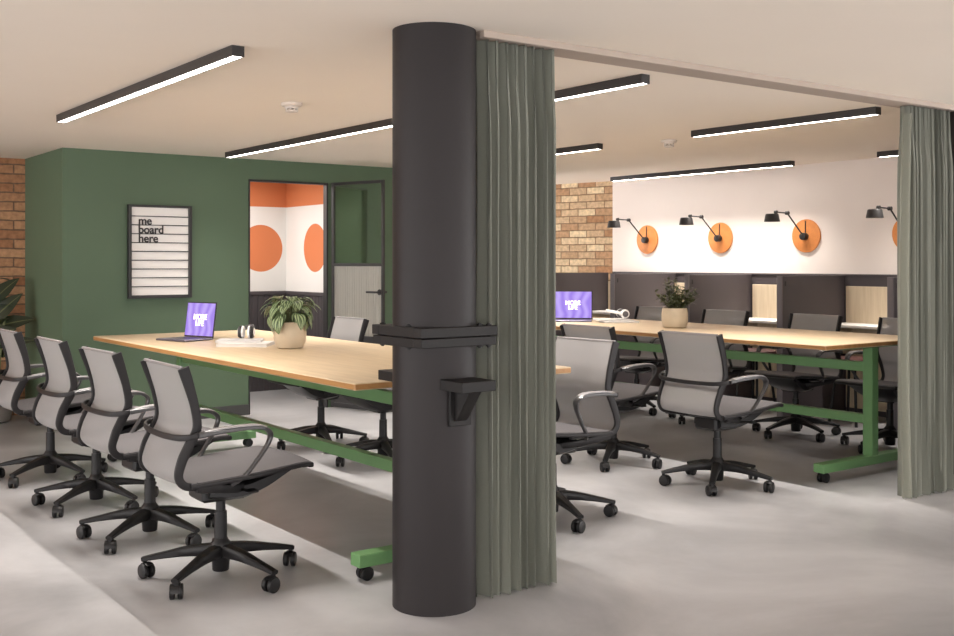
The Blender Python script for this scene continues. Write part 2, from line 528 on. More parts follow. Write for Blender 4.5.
# ------------------------------------------------------------------ the room
CZ = 2.095
WX = 7.77          # wall with the lamps
GY = 8.18          # green wall
struct('floor', MB().box((-4, -4, -0.1), (9, 11, 0)), M['floor'])
struct('ceiling', MB().box((-4, -4, CZ), (9, 11, CZ+0.1)), M['ceiling'])
struct('wall_east', MB().box((WX, 3.1, 0), (WX+0.12, 8.16, CZ)), M['white_wall'])
# pale brick wall, slightly skewed, beyond the last booth
bx0, by0, bx1, by1 = 7.78, 8.16, 7.60, 8.95
ln = math.hypot(bx1-bx0, by1-by0) + 1.0
bw = struct('wall_north_east', MB().box((-ln, 0, 0), (0, 0.15, CZ)), M['brick_pale'])
bw.location = (bx0, by0, 0)
bw.rotation_euler = (0, 0, math.atan2(by0-by1, bx0-bx1))
# green wall with the doorway
DX0, DX1, DZ = 3.70, 4.43, 1.93
g = MB()
g.box((2.226, GY, 0), (DX0, GY+0.05, CZ)).box((DX1, GY, 0), (6.6, GY+0.05, CZ)).box((DX0, GY, DZ), (DX1, GY+0.05, CZ))
struct('wall_north', g, M['green_wall'])
struct('wall_return', MB().box((2.226, GY+0.05, 0), (2.326, 9.27, CZ)), M['green_wall'])
lb = struct('wall_north_west', MB().box((-4, 9.27, 0), (2.326, 9.4, CZ)), M['brick_brown'])
sk = MB().box((2.226, GY-0.014, 0), (DX0-0.001, GY, 0.085), 0.003).box((DX1+0.03, GY-0.014, 0), (6.6, GY, 0.085), 0.003)
struct('baseboard_north', sk, M['skirting'])
struct('baseboard_return', MB().box((2.212, GY-0.014, 0), (2.226, 9.27, 0.085), 0.003), M['skirting'])
# meeting room beyond the doorway
RX, RY = 4.74, 9.6
wa = struct('wall_meeting_back', MB().box((2.33, RY, 0), (RX+0.1, RY+0.1, CZ)), meeting_paint('meeting wall back', 4.472, 1.383, 0.227, 'X'))
wb = struct('wall_meeting_side', MB().box((RX, GY+0.05, 0), (RX+0.1, RY, CZ)), meeting_paint('meeting wall side', 8.998, 1.383, 0.227, 'Y'))
def beadboard(p, q, nx, name):
    p, q = Vector(p), Vector(q); L = (q-p).length; d = (q-p)/L; nrm = Vector(nx)
    mb = MB(); n = int(L/0.06)
    for i in range(n):
        a = p + d*(L*i/n + 0.003); b = p + d*(L*(i+1)/n - 0.003) + nrm*0.014
        mb.box((min(a.x, b.x), min(a.y, b.y), 0), (max(a.x, b.x), max(a.y, b.y), 0.93), 0.003, 1)
    a = p; b = q + nrm*0.008
    mb.box((min(a.x, b.x), min(a.y, b.y), 0), (max(a.x, b.x), max(a.y, b.y), 0.93))
    b = q + nrm*0.024
    mb.box((min(a.x, b.x), min(a.y, b.y), 0.93), (max(a.x, b.x), max(a.y, b.y), 0.967), 0.004)
    return struct(name, mb, M['dado'])
beadboard((2.36, RY-0.0, 0), (RX-0.0, RY, 0), (0, -1, 0), 'trim_1')
beadboard((RX, GY+0.12, 0), (RX, RY-0.03, 0), (-1, 0, 0), 'trim_2')
# door frame and open leaf
df = MB()
df.box((DX0, GY-0.012, 0), (DX0+0.010, GY+0.05, DZ), 0.002).box((DX1-0.016, GY-0.012, 0), (DX1, GY+0.05, DZ), 0.002).box((DX0+0.010, GY-0.012, DZ-0.018), (DX1-0.016, GY+0.05, DZ), 0.002)
struct('trim_3', df, M['black'])
door = empty('door_1', (DX1+0.025, GY-0.035, 0))
door['kind'] = 'structure'
hx, hy = 4.455, 8.145
fx, fy = 4.628, 7.575
dl = math.hypot(fx-hx, fy-hy)
door.location = (hx, hy, 0); door.rotation_euler = (0, 0, math.atan2(fy-hy, fx-hx))
T = 0.013
fr = MB()
fr.box((0, -T, 0.01), (0.03, T, 1.93), 0.002).box((dl-0.022, -T, 0.01), (dl, T, 1.93), 0.002)
fr.box((0.03, -T, 1.905), (dl-0.03, T, 1.93), 0.002).box((0.03, -T, 1.215), (dl-0.03, T, 1.24), 0.002)
fr.box((0.03, -T, 0.60), (dl-0.03, T, 0.63), 0.002).box((0.03, -T, 0.01), (dl-0.03, T, 0.05), 0.002)
fr.build('door_frame', M['black'], door)
MB().box((0.03, -0.004, 1.24), (dl-0.03, 0.004, 1.905)).build('upper_pane', M['glass'], door)
nr = 20
def reed(u, v):
    x = 0.03 + (dl-0.06)*u
    return Vector((x, 0.004 + 0.011*abs(math.sin(PI*nr*u)), 0.63 + 0.585*v))
MB().slab(reed, nr*6, 1, lambda u, v: (0, -0.008, 0)).build('reeded_pane', M['reeded'], door, angle=60)
MB().box((0.03, -0.008, 0.05), (dl-0.03, 0.008, 0.60)).build('kick_panel', M['black'], door)
hd = MB()
for sg in (1, -1):
    hd.cyl((dl-0.03, 0, 1.0), (dl-0.03, sg*0.055, 1.0), 0.010, seg=12)
    hd.cyl((dl-0.03, sg*0.018, 1.0), (dl-0.03, sg*0.026, 1.0), 0.024, seg=18)
    hd.cyl((dl-0.02, sg*0.052, 1.0), (dl-0.15, sg*0.052, 1.0), 0.009, seg=12)
hd.build('door_handle', M['black'], door)
# dark wall at the right of the opening, and the lowered track recess
struct('wall_opening', MB().box((5.625, 3.12, 0), (8.4, 3.3, CZ)), M['dark_wall'])
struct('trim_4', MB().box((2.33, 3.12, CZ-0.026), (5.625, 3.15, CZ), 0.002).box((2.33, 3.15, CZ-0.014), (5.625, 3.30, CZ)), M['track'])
# dark dado lining behind the booths
struct('trim_5', MB().box((WX-0.02, 3.3, 0), (WX, 8.14, 1.135)).box((WX-0.03, 3.3, 1.135), (WX, 8.14, 1.150), 0.003), M['dado'])

# ------------------------------------------------------------------ pillar with its steelwork
PX, PY, PR = 2.2, 3.25, 0.153
p = MB().lathe([(PR, 0), (PR, CZ)], (PX, PY, 0), 64, True, True)
struct('pillar', p, M['pillar'])
cl = empty('clamp_collar', (PX, PY, 0.95))
setprops(cl, 'square charcoal steel collar bolted around the dark round pillar', 'bracket')
A = 0.166
def square_ring(z0, z1, a):
    mb = MB(); w = a - PR*0.0
    t = 0.05
    mb.box((-a, -a, z0), (a, -a+t, z1), 0.002); mb.box((-a, a-t, z0), (a, a, z1), 0.002)
    mb.box((-a, -a+t, z0), (-a+t, a-t, z1), 0.002); mb.box((a-t, -a+t, z0), (a, a-t, z1), 0.002)
    for sx in (-1, 1):
        for sy in (-1, 1):
            mb.box((sx*(a-t-.03)-.035, sy*(a-t-.03)-.035, z0+.002), (sx*(a-t-.03)+.035, sy*(a-t-.03)+.035, z1-.002))
    return mb
square_ring(0.035, 0.07, A).build('upper_bar', M['collar'], cl)
square_ring(0.0, 0.032, A-0.003).build('lower_bar', M['collar'], cl)
for (x, y) in ((-.135, .14), (.10, -.145), (.14, -.145), (-.145, -.05), (.145, .1)):
    MB().cyl((x, y, -0.010), (x, y, 0.080), 0.006, seg=8).cyl((x, y, 0.070), (x, y, 0.076), 0.011, seg=6).cyl((x, y, -0.006), (x, y, 0), 0.011, seg=6).build('bolt', M['collar'], cl)
def shelf(sy, label):
    e = empty('shelf_bracket', (PX, PY + sy*PR, 0.69))
    setprops(e, label, 'bracket', 'steel shelf brackets on the pillar')
    MB().box((-0.072, min(sy*-0.01, sy*0.125), 0.110), (0.072, max(sy*-0.01, sy*0.125), 0.147), 0.002).build('shelf_plate', M['collar'], e)
    b = MB()
    pts = [(0.0, 0.11), (0.105, 0.11), (0.03, 0.01), (0.0, -0.01)]
    for x in (-0.006,):
        vs1 = [b.bm.verts.new((x-0.02, sy*a, z)) for a, z in pts]; vs2 = [b.bm.verts.new((x+0.03, sy*a, z)) for a, z in pts]
        b.bm.faces.new(vs1); b.bm.faces.new(vs2[::-1])
        for i in range(4):
            j = (i+1) % 4
            b.bm.faces.new((vs1[i], vs2[i], vs2[j], vs1[j]))
    b.box((-0.045, min(0, sy*0.012), -0.02), (0.05, max(0, sy*0.012), 0.11), 0.002)
    b.build('gusset', M['collar'], e)
shelf(-1, 'small black steel shelf bracket on the pillar side facing the open floor')
shelf(1, 'small dark steel shelf bracket on the pillar just above the plant table end')

# ------------------------------------------------------------------ curtains
def curtain(name, x0, x1, y0, nf, label, z0=0.004, z1=2.079, amp=0.046, seed=1):
    rnd = random.Random(seed)
    ph = [rnd.uniform(-.5, .5) for _ in range(nf*2+4)]
    am = [rnd.uniform(.75, 1.2) for _ in range(nf*2+4)]
    e = empty(name, ((x0+x1)/2, y0, z0))
    setprops(e, label, 'curtain')
    ox = (x0+x1)/2
    def f(u, v):
        z = (z1-z0)*v
        k = 1.0 - 0.45*max(0, (v-0.86)/0.14)**0.8
        t = u*nf
        i = int(t)
        w = math.sin(2*PI*(t + 0.07*math.sin(5*v+i) * (1-v) + 0.12*ph[i]*math.sin(PI*(t-i))))
        a = amp*k*am[i]
        x = x0 + (x1-x0)*u + 0.010*math.sin(4*PI*t)*(0.6+0.4*v) + 0.006*math.sin(3*v+2*u*nf)*(1-v)
        # pinch pleats: extra fine folds near the heading
        fine = 0.012*max(0, (v-0.80)/0.2)*math.sin(6*PI*t)
        x = min(max(x, x0-0.004), x1+0.004)
        return Vector((x-ox, a*w + fine, z))
    mb = MB()
    mb.slab(f, nf*16, 40, lambda u, v: (0, 0.003, 0))
    mb.build('drape', M['curtain'], e, angle=80)
    def hem(u, v):
        q = f(u, 0.0 + 0.042*v); q.y -= 0.0018
        return q
    MB().slab(hem, nf*16, 2, lambda u, v: (0, 0.0012, 0)).build('bottom_hem', M['curtain'], e, angle=80)
    return e
curtain('curtain', 2.362, 2.722, 3.208, 8, 'grey green pleated curtain drawn up beside the dark round pillar', seed=3)
cr = curtain('curtain', 5.185, 5.575, 3.222, 10, 'grey green pleated curtain by the black wall at the far side of the opening', seed=5)
def sh(u, v):
    return Vector((5.150-5.380 - 0.03*(1-abs(2*v-1)**2) + 0.085*u, -0.02 + 0.018*math.sin(2*PI*1.5*u), 2.03*v))
MB().slab(sh, 24, 20, lambda u, v: (0, 0.002, 0)).build('leading_edge', M['sheer'], cr, angle=80)

# ------------------------------------------------------------------ office chairs (built facing +X)
def back_prof(t):
    pts = [(-0.170, 0.412), (-0.222, 0.424), (-0.245, 0.460), (-0.233, 0.515), (-0.207, 0.57), (-0.177, 0.632), (-0.185, 0.71), (-0.207, 0.79), (-0.230, 0.860)]
    return pts
BP = catmull([(x, 0, z) for x, z in back_prof(0)], 8)
def bp_at(t):
    f = t*(len(BP)-1); i = min(int(f), len(BP)-2)
    return BP[i].lerp(BP[i+1], f-i)

def make_chair():
    r = empty('office_chair')
    # seat
    def seat_z(x): 
        t = (x+0.20)/0.505
        return 0.430 + 0.040*t - 0.008*max(0, (t-0.86)/0.14)**2
    def sf(u, v):
        x = -0.20 + 0.505*u; y = (v-0.5)*2
        wd = 0.205 + 0.035*math.sin(PI*min(1, u*0.75+0.12))
        return Vector((x + (0.0 - 0.02*y*y)*(1 if u > .5 else 0)*u, y*wd, seat_z(x) - 0.012*(1-y*y)*math.sin(PI*u)))
    MB().slab(sf, 16, 12, lambda u, v: (0, 0, -0.010)).build('seat', M['seat'], r, angle=50)
    rim = MB()
    def edge(s):
        return [sf(u, 0.5+0.5*s) + Vector((0, 0, -0.012)) for u in [i/10 for i in range(11)]]
    rim.sweep(edge(1), (0, 1, 0), 0.018, 0.018); rim.sweep(edge(-1), (0, 1, 0), 0.018, 0.018)
    fe = [sf(1.0, v) + Vector((0.0, 0, -0.013)) for v in [i/10 for i in range(11)]]
    rim.sweep(fe, (0, 0, 1), 0.020, 0.026)
    rim.build('seat_frame', M['frame'], r)
    # mesh back
    def bf(u, v):
        q = bp_at(u); y = (v-0.5)*2
        wd = 0.194 + 0.010*u
        return Vector((q.x - 0.030*(1-y*y)*math.sin(PI*min(1, 0.15+0.85*u)), y*wd, q.z))
    MB().slab(bf, 28, 10, lambda u, v: (-0.004, 0, 0)).build('backrest', M['mesh'], r, angle=60)
    for s in (1, -1):
        sfm = MB()
        pth = [Vector((q.x, s*(0.203+0.010*i/(len(BP)-1)), q.z)) for i, q in enumerate(BP)]
        n = len(pth)
        th = []
        for i in range(n):
            t = i/(n-1)
            th.append(0.031 + 0.010*math.exp(-((t-0.45)/0.2)**2) + 0.014*math.exp(-((t-1.0)/0.2)**2))
        sfm.sweep(pth, (0, 1, 0), 0.017, th)
        lo = [(-0.18, s*0.216, 0.413), (-0.10, s*0.205, 0.400), (0.0, s*0.15, 0.378), (0.06, s*0.09, 0.37)]
        sfm.sweep(lo, (0, 1, 0), 0.022, [0.042, 0.036, 0.034, 0.03], smooth=5)
        sfm.build('back_frame', M['frame'], r)
    tb = MB()
    tp = [bf(1.0, v) + Vector((-0.004, 0, 0)) for v in [i/10 for i in range(11)]]
    tb.sweep(tp, (0, 0, 1), 0.012, 0.012)
    tb.build('top_rail', M['pad'], r)
    # wrap-around arms
    for s in (1, -1):
        a = MB()
        pth = [(-0.185, s*0.245, 0.612), (-0.10, s*0.255, 0.622), (0.0, s*0.262, 0.627), (0.060, s*0.264, 0.622), (0.092, s*0.263, 0.598), (0.085, s*0.260, 0.560), (0.045, s*0.250, 0.498), (0.0, s*0.236, 0.440), (-0.035, s*0.20, 0.408)]
        a.sweep(pth, (0, 1, 0), [0.034, 0.042, 0.046, 0.044, 0.036, 0.026, 0.022, 0.020, 0.022], [0.024, 0.019, 0.017, 0.017, 0.017, 0.015, 0.014, 0.014, 0.016], smooth=6)
        ar = a.build('armrest', M['arm'], r)
        MB().sweep([(-0.165, s*0.248, 0.624), (-0.10, s*0.255, 0.632), (-0.02, s*0.261, 0.636), (0.040, s*0.2635, 0.634), (0.072, s*0.2635, 0.624)], (0, 1, 0), [0.028, 0.038, 0.042, 0.040, 0.032], 0.008, smooth=5).build('arm_pad', M['pad'], ar)  # pad's lighter tone paints in the lamp highlight along the arm top
    rb = MB()
    rb.sweep([(-0.18, 0.245, 0.612), (-0.212, 0.236, 0.606), (-0.238, 0.19, 0.600), (-0.252, 0.10, 0.597), (-0.256, 0, 0.596), (-0.252, -0.10, 0.597), (-0.238, -0.19, 0.600), (-0.212, -0.236, 0.606), (-0.18, -0.245, 0.612)], (0, 0, 1), 0.022, 0.014, smooth=5)
    rb.build('rear_bar', M['frame'], r)
    # mechanism under the seat
    mc = MB()
    mc.box((-0.105, -0.08, 0.318), (0.08, 0.08, 0.392), 0.012)
    mc.box((-0.13, -0.11, 0.388), (-0.02, 0.11, 0.412), 0.008)
    mc.sweep([(-0.08, 0, 0.362), (0.04, 0, 0.358), (0.13, 0, 0.385), (0.20, 0, 0.420), (0.255, 0, 0.446)], (0, 1, 0), [0.20, 0.25, 0.29, 0.32, 0.34], [0.07, 0.080, 0.070, 0.042, 0.012], smooth=4)
    mc.build('tilt_mechanism', M['base'], r)
    lv = MB()
    lv.cyl((0.03, -0.07, 0.36), (0.04, -0.19, 0.372), 0.006, seg=8).box((0.02, -0.225, 0.368), (0.065, -0.175, 0.378), 0.004)
    lv.build('lever', M['base'], r)
    MB().cyl((0, 0, 0.17), (0, 0, 0.33), 0.019, seg=18).cyl((0, 0, 0.10), (0, 0, 0.265), 0.026, 0.024, seg=18).build('gas_column', M['base'], r)
    MB().lathe([(0.030, 0.030), (0.033, 0.034), (0.036, 0.080), (0.042, 0.09), (0.042, 0.135), (0.030, 0.152), (0.026, 0.16)], seg=24, cap_bottom=True, cap_top=True).build('base_hub', M['base'], r)
    for k in range(5):
        an = 2*PI*k/5
        d = Vector((math.cos(an), math.sin(an), 0))
        lg = MB()
        lg.sweep([d*0.02 + Vector((0, 0, 0.112)), d*0.12 + Vector((0, 0, 0.106)), d*0.22 + Vector((0, 0, 0.090)), d*0.312 + Vector((0, 0, 0.072))],
                 Vector((-d.y, d.x, 0)), [0.058, 0.046, 0.036, 0.032], [0.056, 0.042, 0.028, 0.018], smooth=4)
        lo = lg.build('base_leg', M['base'], r)
        ca = MB()
        an2 = an + (0.9, 2.1, -0.7, 0.5, 1.6)[k]
        q = Vector((math.cos(an2), math.sin(an2), 0)); ax = Vector((-q.y, q.x, 0))
        c = d*0.302
        cc = c - q*0.012 + Vector((0, 0, 0.029))
        ca.cyl(c + Vector((0, 0, 0.045)), c + Vector((0, 0, 0.072)), 0.009, seg=10)
        for s in (-1, 1):
            ca.cyl(cc + ax*s*0.006, cc + ax*s*0.024, 0.029, seg=20, bevel=0.004)
        # hood over the wheels
        hood = [cc + q*(0.031*math.cos(t)) + Vector((0, 0, 0.031*math.sin(t))) for t in [PI*i/8 for i in range(0, 7)]]
        ca.sweep(hood, ax, 0.030, 0.006)
        ca.build('caster', M['base'], lo)
    return r

CH = make_chair()
used = [False]
def chair(x, y, rz, label, group):
    o = CH if not used[0] else copy_tree(CH)
    used[0] = True
    o.location = (x, y, 0); o.rotation_euler = (0, 0, rz)
    setprops(o, label, 'chair', group)
    return o
GA = 'mesh chairs along the plant table'
GB = 'mesh chairs around the second table'
rd = math.radians
chair(1.700, 4.02, rd(-1), 'grey mesh office chair closest to the pillar in the row of four', GA)
chair(1.690, 4.80, rd(2), 'grey mesh office chair second from the pillar in the row of four', GA)
chair(1.695, 5.61, rd(1), 'grey mesh office chair third from the pillar in the row of four', GA)
chair(1.690, 6.46, rd(0), 'grey mesh office chair farthest from the pillar, next to the tall rubber plant', GA)
chair(3.47, 6.50, rd(181), 'mesh chair with its grey back in front of the glass door', GA)
chair(3.50, 5.74, rd(178), 'mesh chair behind the plant table with its star base right beside the pillar', GA)
chair(3.40, 4.00, rd(183), 'mesh chair half hidden by the pillar curtain, facing towards the pillar', GA)
chair(4.64, 4.03, rd(0), 'grey mesh chair seen from behind, nearest the open floor at the second table', GB)
chair(4.63, 4.86, rd(2), 'grey mesh chair at the second table, its back partly behind the half hidden chair', GB)
chair(6.46, 4.12, rd(180), 'mesh chair by the far curtain on the booth side of the second table', GB)
chair(6.44, 4.86, rd(179), 'dark mesh chair second from the far curtain on the booth side of the second table', GB)
chair(6.45, 5.70, rd(182), 'mesh chair third from the far curtain, between the bushy plant and the booth desk', GB)
chair(6.44, 6.47, rd(180), 'mesh chair on the booth side, seen between the headphones and the bushy plant', GB)

# ------------------------------------------------------------------ the two long tables
TZ = 0.785
def make_table(L, W):
    r = empty('long_table')
    tp = MB().box((-W/2, -L/2, TZ-0.028), (W/2, L/2, TZ), 0.004)
    top = tp.build('tabletop', [M['oak'], M['oak_edge']], r)
    for pl in top.data.polygons:
        if abs(pl.normal.z) < 0.5: pl.material_index = 1
    g_ = M['green_steel']
    MB().box((-0.022, -L/2+0.12, 0.600), (0.022, L/2-0.12, 0.657), 0.002).build('upper_beam', g_, r)
    MB().box((-0.022, -L/2+0.12, 0.292), (0.022, L/2-0.12, 0.346), 0.002).build('lower_beam', g_, r)
    for s in (-1, 1):
        y = s*(L/2-0.085)
        MB().box((-0.032, y-0.032, 0.10), (0.032, y+0.032, TZ-0.040), 0.003).box((-0.30, y-0.03, TZ-0.040), (0.30, y+0.03, TZ-0.028), 0.002).build('leg', g_, r)
        ft = MB().box((-0.50, y-0.036, 0.058), (0.50, y+0.036, 0.108), 0.003).build('foot', g_, r)
        for sx in (-1, 1):
            c = MB(); X = sx*0.455
            c.cyl((X, y, 0.048), (X, y, 0.060), 0.022, seg=14)
            for q in (-1, 1):
                c.cyl((X, y+q*0.006, 0.028), (X, y+q*0.026, 0.028), 0.028, seg=20, bevel=0.004)
            c.box((X-0.018, y-0.004, 0.03), (X+0.018, y+0.004, 0.052), 0.002)
            c.build('caster', M['base'], ft)
    MB().box((-0.06, -0.9, TZ-0.09), (0.06, -0.78, TZ-0.03), 0.006).build('cable_box', M['base'], r)
    return r
t1 = make_table(3.28, 1.10); t1.location = (2.60, 5.21, 0)
setprops(t1, 'long oak topped table on green steel legs carrying the striped plant', 'table', 'green legged oak tables')
t2 = copy_tree(t1); t2.location = (5.64, 5.28, 0)
setprops(t2, 'long oak topped table on green steel legs carrying the bushy plant, between curtain and booths', 'table', 'green legged oak tables')

# ------------------------------------------------------------------ things on the tables
def make_laptop(loc, face, w=0.30, d=0.20, h=0.195, tilt=12, label='', group='laptops'):
    """local: hinge along X at y=0, keyboard towards -Y, screen faces -Y"""
    r = empty('laptop', loc, face)
    setprops(r, label, 'laptop', group)
    b = MB().box((-w/2, -d, 0), (w/2, 0.004, 0.012), 0.004).build('keyboard_base', M['laptop_dark'], r)
    k = MB().box((-w/2+0.02, -d*0.52, 0.012), (w/2-0.02, -0.02, 0.0128)); k.build('keys', M['laptop_black'], b)
    MB().box((-0.045, -d*0.95, 0.012), (0.045, -d*0.58, 0.0125)).build('touchpad', M['laptop_dark'], b)
    R = Matrix.Rotation(-rd(tilt), 4, 'X')
    lid = MB().box((-w/2, 0, 0), (w/2, 0.007, h), 0.003, rot=R, org=(0, 0, 0.0))
    lid.bm.transform(Matrix.Translation((0, 0.0, 0.013)))
    lo = lid.build('lid', M['laptop_black'], r)
    def sfn(u, v):
        p_ = R @ Vector((-w/2+0.007+(w-0.014)*u, -0.0012, 0.008+(h-0.015)*v)); return p_ + Vector((0, 0, 0.013))
    MB().grid(sfn, 1, 1).build('screen', M['screen'], lo, fix=False)
    TM = Matrix.Translation((0, 0, 0.013)) @ R @ Matrix.Translation((0, -0.0025, h*0.50)) @ Matrix.Rotation(PI/2, 4, 'X')
    text_mesh('lettering', 'MORE\nLIFE', 0.046, TM, M['screen_text'], lo, 0.95, 0.82, 0.0004, 0.0007, 'CENTER')
    return r
# left one faces -X; right one faces the camera
make_laptop((2.475, 6.19, TZ), -rd(72), 0.265, 0.21, 0.212, 8, 'open laptop with violet screen on the plant table, below the letter board')
make_laptop((5.66, 6.40, TZ), -math.radians(44), 0.31, 0.21, 0.225, 8, 'open laptop with violet screen at the curtain edge, on the second table')

def magazine(loc, rz, w, d, t, m, name, label, group, cover=None):
    r = empty(name, loc, rz); setprops(r, label, 'magazine', group)
    MB().box((-w/2+.002, -d/2+.002, 0.0012), (w/2-.002, d/2-.002, t-0.0012)).build('pages', M['paper'], r)
    MB().box((-w/2, -d/2, t-0.0012), (w/2, d/2, t), 0.0004, 1).box((-w/2, -d/2, 0), (w/2, d/2, 0.0012), 0.0004, 1).box((-w/2, -d/2, 0), (-w/2+.0015, d/2, t)).build('cover', m, r)
    return r
magazine((2.50, 5.56, TZ), rd(-38), 0.28, 0.21, 0.018, M['paper'], 'magazine', 'white magazine at the bottom of the pile beside the striped plant', 'magazines on the plant table')
magazine((2.50, 5.64, TZ+0.018), rd(-30), 0.25, 0.19, 0.012, M['greypaper'], 'magazine', 'upper magazine lying under the black and white headphones by the striped plant', 'magazines on the plant table')
magazine((5.78, 6.00, TZ), rd(-30), 0.27, 0.22, 0.012, M['greypaper'], 'magazine', 'grey magazine at the bottom of the pile on the second table', 'magazines on the second table')
magazine((5.76, 6.06, TZ+0.012), rd(-22), 0.24, 0.18, 0.014, M['paper'], 'magazine', 'white magazine lying on the grey one by the white headphones', 'magazines on the second table')

def headphones(loc, rz, shell, pad, band, gap, label):
    """cups on edge along local X, head band lying back over the table"""
    r = empty('headphones', loc, rz); setprops(r, label, 'headphones', 'headphones on the tables')
    R_ = 0.037
    for s in (-1, 1):
        x = s*gap/2
        cup = MB().cyl((x-s*0.004, 0, R_), (x+s*0.018, 0, R_), R_, R_*0.9, seg=24, bevel=0.005).build('ear_cup', shell, r)
        ring = MB()
        n = 24
        pr = [Vector((x-s*0.006, (R_-0.010)*math.cos(2*PI*i/n), R_+(R_-0.010)*math.sin(2*PI*i/n))) for i in range(n+1)]
        ring.sweep(pr, (1, 0, 0), 0.018, 0.016, cap=False); ring.build('ear_pad', pad, cup)
        MB().cyl((x+s*0.018, 0, R_), (x+s*0.0205, 0, R_), R_*0.62, seg=20).build('cap_disc', pad, cup)
    n = 16
    pts = []
    for i in range(n+1):
        a = PI*i/n
        pts.append(Vector((-(gap/2+0.008)*math.cos(a), 0.13*math.sin(a), R_ + 0.025*math.sin(a))))
    MB().sweep(pts, (0, 0.2, 1), 0.024, 0.009).build('head_band', band, r)
    return r
M['shell_black'] = mat('black headphone shell', (34, 32, 34), 0.3, var=0.05)
M['shell_white'] = mat('white headphone shell', (236, 234, 232), 0.35, var=0.02)
M['pad_grey'] = mat('grey ear pad', (92, 90, 92), 0.7, var=0.05)
headphones((2.56, 5.69, TZ+0.030), rd(-36), M['shell_black'], M['shell_white'], M['pad_grey'], 0.052, 'black and white headphones lying on the magazines beside the striped plant')
headphones((5.86, 6.04, TZ+0.026), rd(62), M['shell_white'], M['pad_grey'], M['shell_white'], 0.11, 'white headphones lying on the magazines of the second table')

def leaf(mb, base, d, up, L, W, droop, fold=0.25, nu=4, nv=8):
    """leaf from base along d, drooping; uv x across, y along"""
    d = Vector(d).normalized(); up = Vector(up)
    side = d.cross(up).normalized(); up2 = side.cross(d).normalized()
    def f(u, v):
        a = (u-0.5)*2
        w = W*(math.sin(PI*min(1, v**0.75))**0.8) * (1-0.25*v)
        ang = droop*v
        along = d*(L*math.sin(max(ang, 1e-4))/max(droop, 1e-4)) + up2*(-L*(1-math.cos(ang))/max(droop, 1e-4))
        if droop < 0.05: along = d*L*v
        return Vector(base) + along + side*a*w + up2*(fold*abs(a)*w - 0.1*w*a*a)
    mb.grid(f, nu, nv)

def stripe_plant():
    r = empty('potted_plant', (2.62, 5.26, TZ))
    setprops(r, 'drooping plant with silver striped leaves in a sand coloured pot', 'plant')
    MB().lathe([(0.062, 0), (0.072, 0.006), (0.085, 0.040), (0.089, 0.085), (0.083, 0.125), (0.078, 0.142), (0.072, 0.142), (0.076, 0.115), (0.076, 0.09)], seg=36, cap_bottom=True).build('pot', M['pot_sand'], r)
    MB().lathe([(0.0005, 0.123), (0.04, 0.124), (0.0745, 0.120)], seg=24).build('soil', M['soil'], r)
    fo = MB(); st = MB()
    rnd = random.Random(11)
    for i in range(58):
        a = rnd.uniform(0, 2*PI)
        rr = rnd.uniform(0.01, 0.055)
        tier = rnd.random()
        b0 = Vector((rr*math.cos(a), rr*math.sin(a), 0.12))
        dirv = Vector((math.cos(a), math.sin(a), 0))
        reach = 0.015 + 0.04*(1-tier)
        tip = b0 + dirv*reach + Vector((0, 0, 0.05 + 0.105*tier))
        st.sweep([b0, (b0+tip)/2 + Vector((0, 0, 0.02)), tip], (-dirv.y, dirv.x, 0), 0.004, 0.004, smooth=3, n=6)
        el = rnd.uniform(-0.2, 0.35) if tier > .45 else rnd.uniform(-1.1, -0.3)
        d = dirv*math.cos(el) + Vector((0, 0, math.sin(el)))
        leaf(fo, tip, d, (0, 0, 1), rnd.uniform(0.080, 0.115), rnd.uniform(0.031, 0.042), rnd.uniform(1.1, 1.9))
    st.build('stems', M['stem'], r)
    fo.build('foliage', M['leaf_stripe'], r, angle=80, fix=False)
stripe_plant()

def bush_plant():
    r = empty('potted_plant', (5.62, 5.27, TZ))
    setprops(r, 'small leaved bushy plant in a pale round pot on the second table', 'plant')
    MB().lathe([(0.072, 0), (0.084, 0.010), (0.092, 0.05), (0.092, 0.105), (0.086, 0.140), (0.079, 0.140), (0.082, 0.11), (0.082, 0.095)], seg=36, cap_bottom=True).build('pot', M['pot_sand'], r)
    MB().lathe([(0.0005, 0.125), (0.04, 0.126), (0.080, 0.122)], seg=24).build('soil', M['soil'], r)
    fo = MB(); st = MB(); rnd = random.Random(4)
    for i in range(46):
        a = rnd.uniform(0, 2*PI); ln_ = rnd.uniform(0.14, 0.24); sp_ = rnd.uniform(0.05, 0.95)
        d = Vector((math.cos(a)*sp_, math.sin(a)*sp_, 1)).normalized()
        b0 = Vector((0.05*rnd.random()*math.cos(a), 0.05*rnd.random()*math.sin(a), 0.12))
        tip = b0 + d*ln_*(1.05-0.55*sp_)+Vector((math.cos(a), math.sin(a), 0))*0.05*sp_
        st.sweep([b0, (b0+tip)/2, tip], (1, 0.1, 0), 0.003, 0.003, smooth=2, n=6)
        for k in range(10):
            t = 0.25 + 0.75*k/9
            p_ = b0.lerp(tip, t); b_ = rnd.uniform(0, 2*PI); e_ = rnd.uniform(-0.3, 0.9)
            leaf(fo, p_, (math.cos(b_)*math.cos(e_), math.sin(b_)*math.cos(e_), math.sin(e_)), (0, 0, 1), rnd.uniform(0.034, 0.052), rnd.uniform(0.011, 0.016), 0.5, nu=2, nv=4)
    st.build('stems', M['stem'], r)
    fo.build('foliage', M['leaf_bush'], r, angle=80, fix=False)
bush_plant()

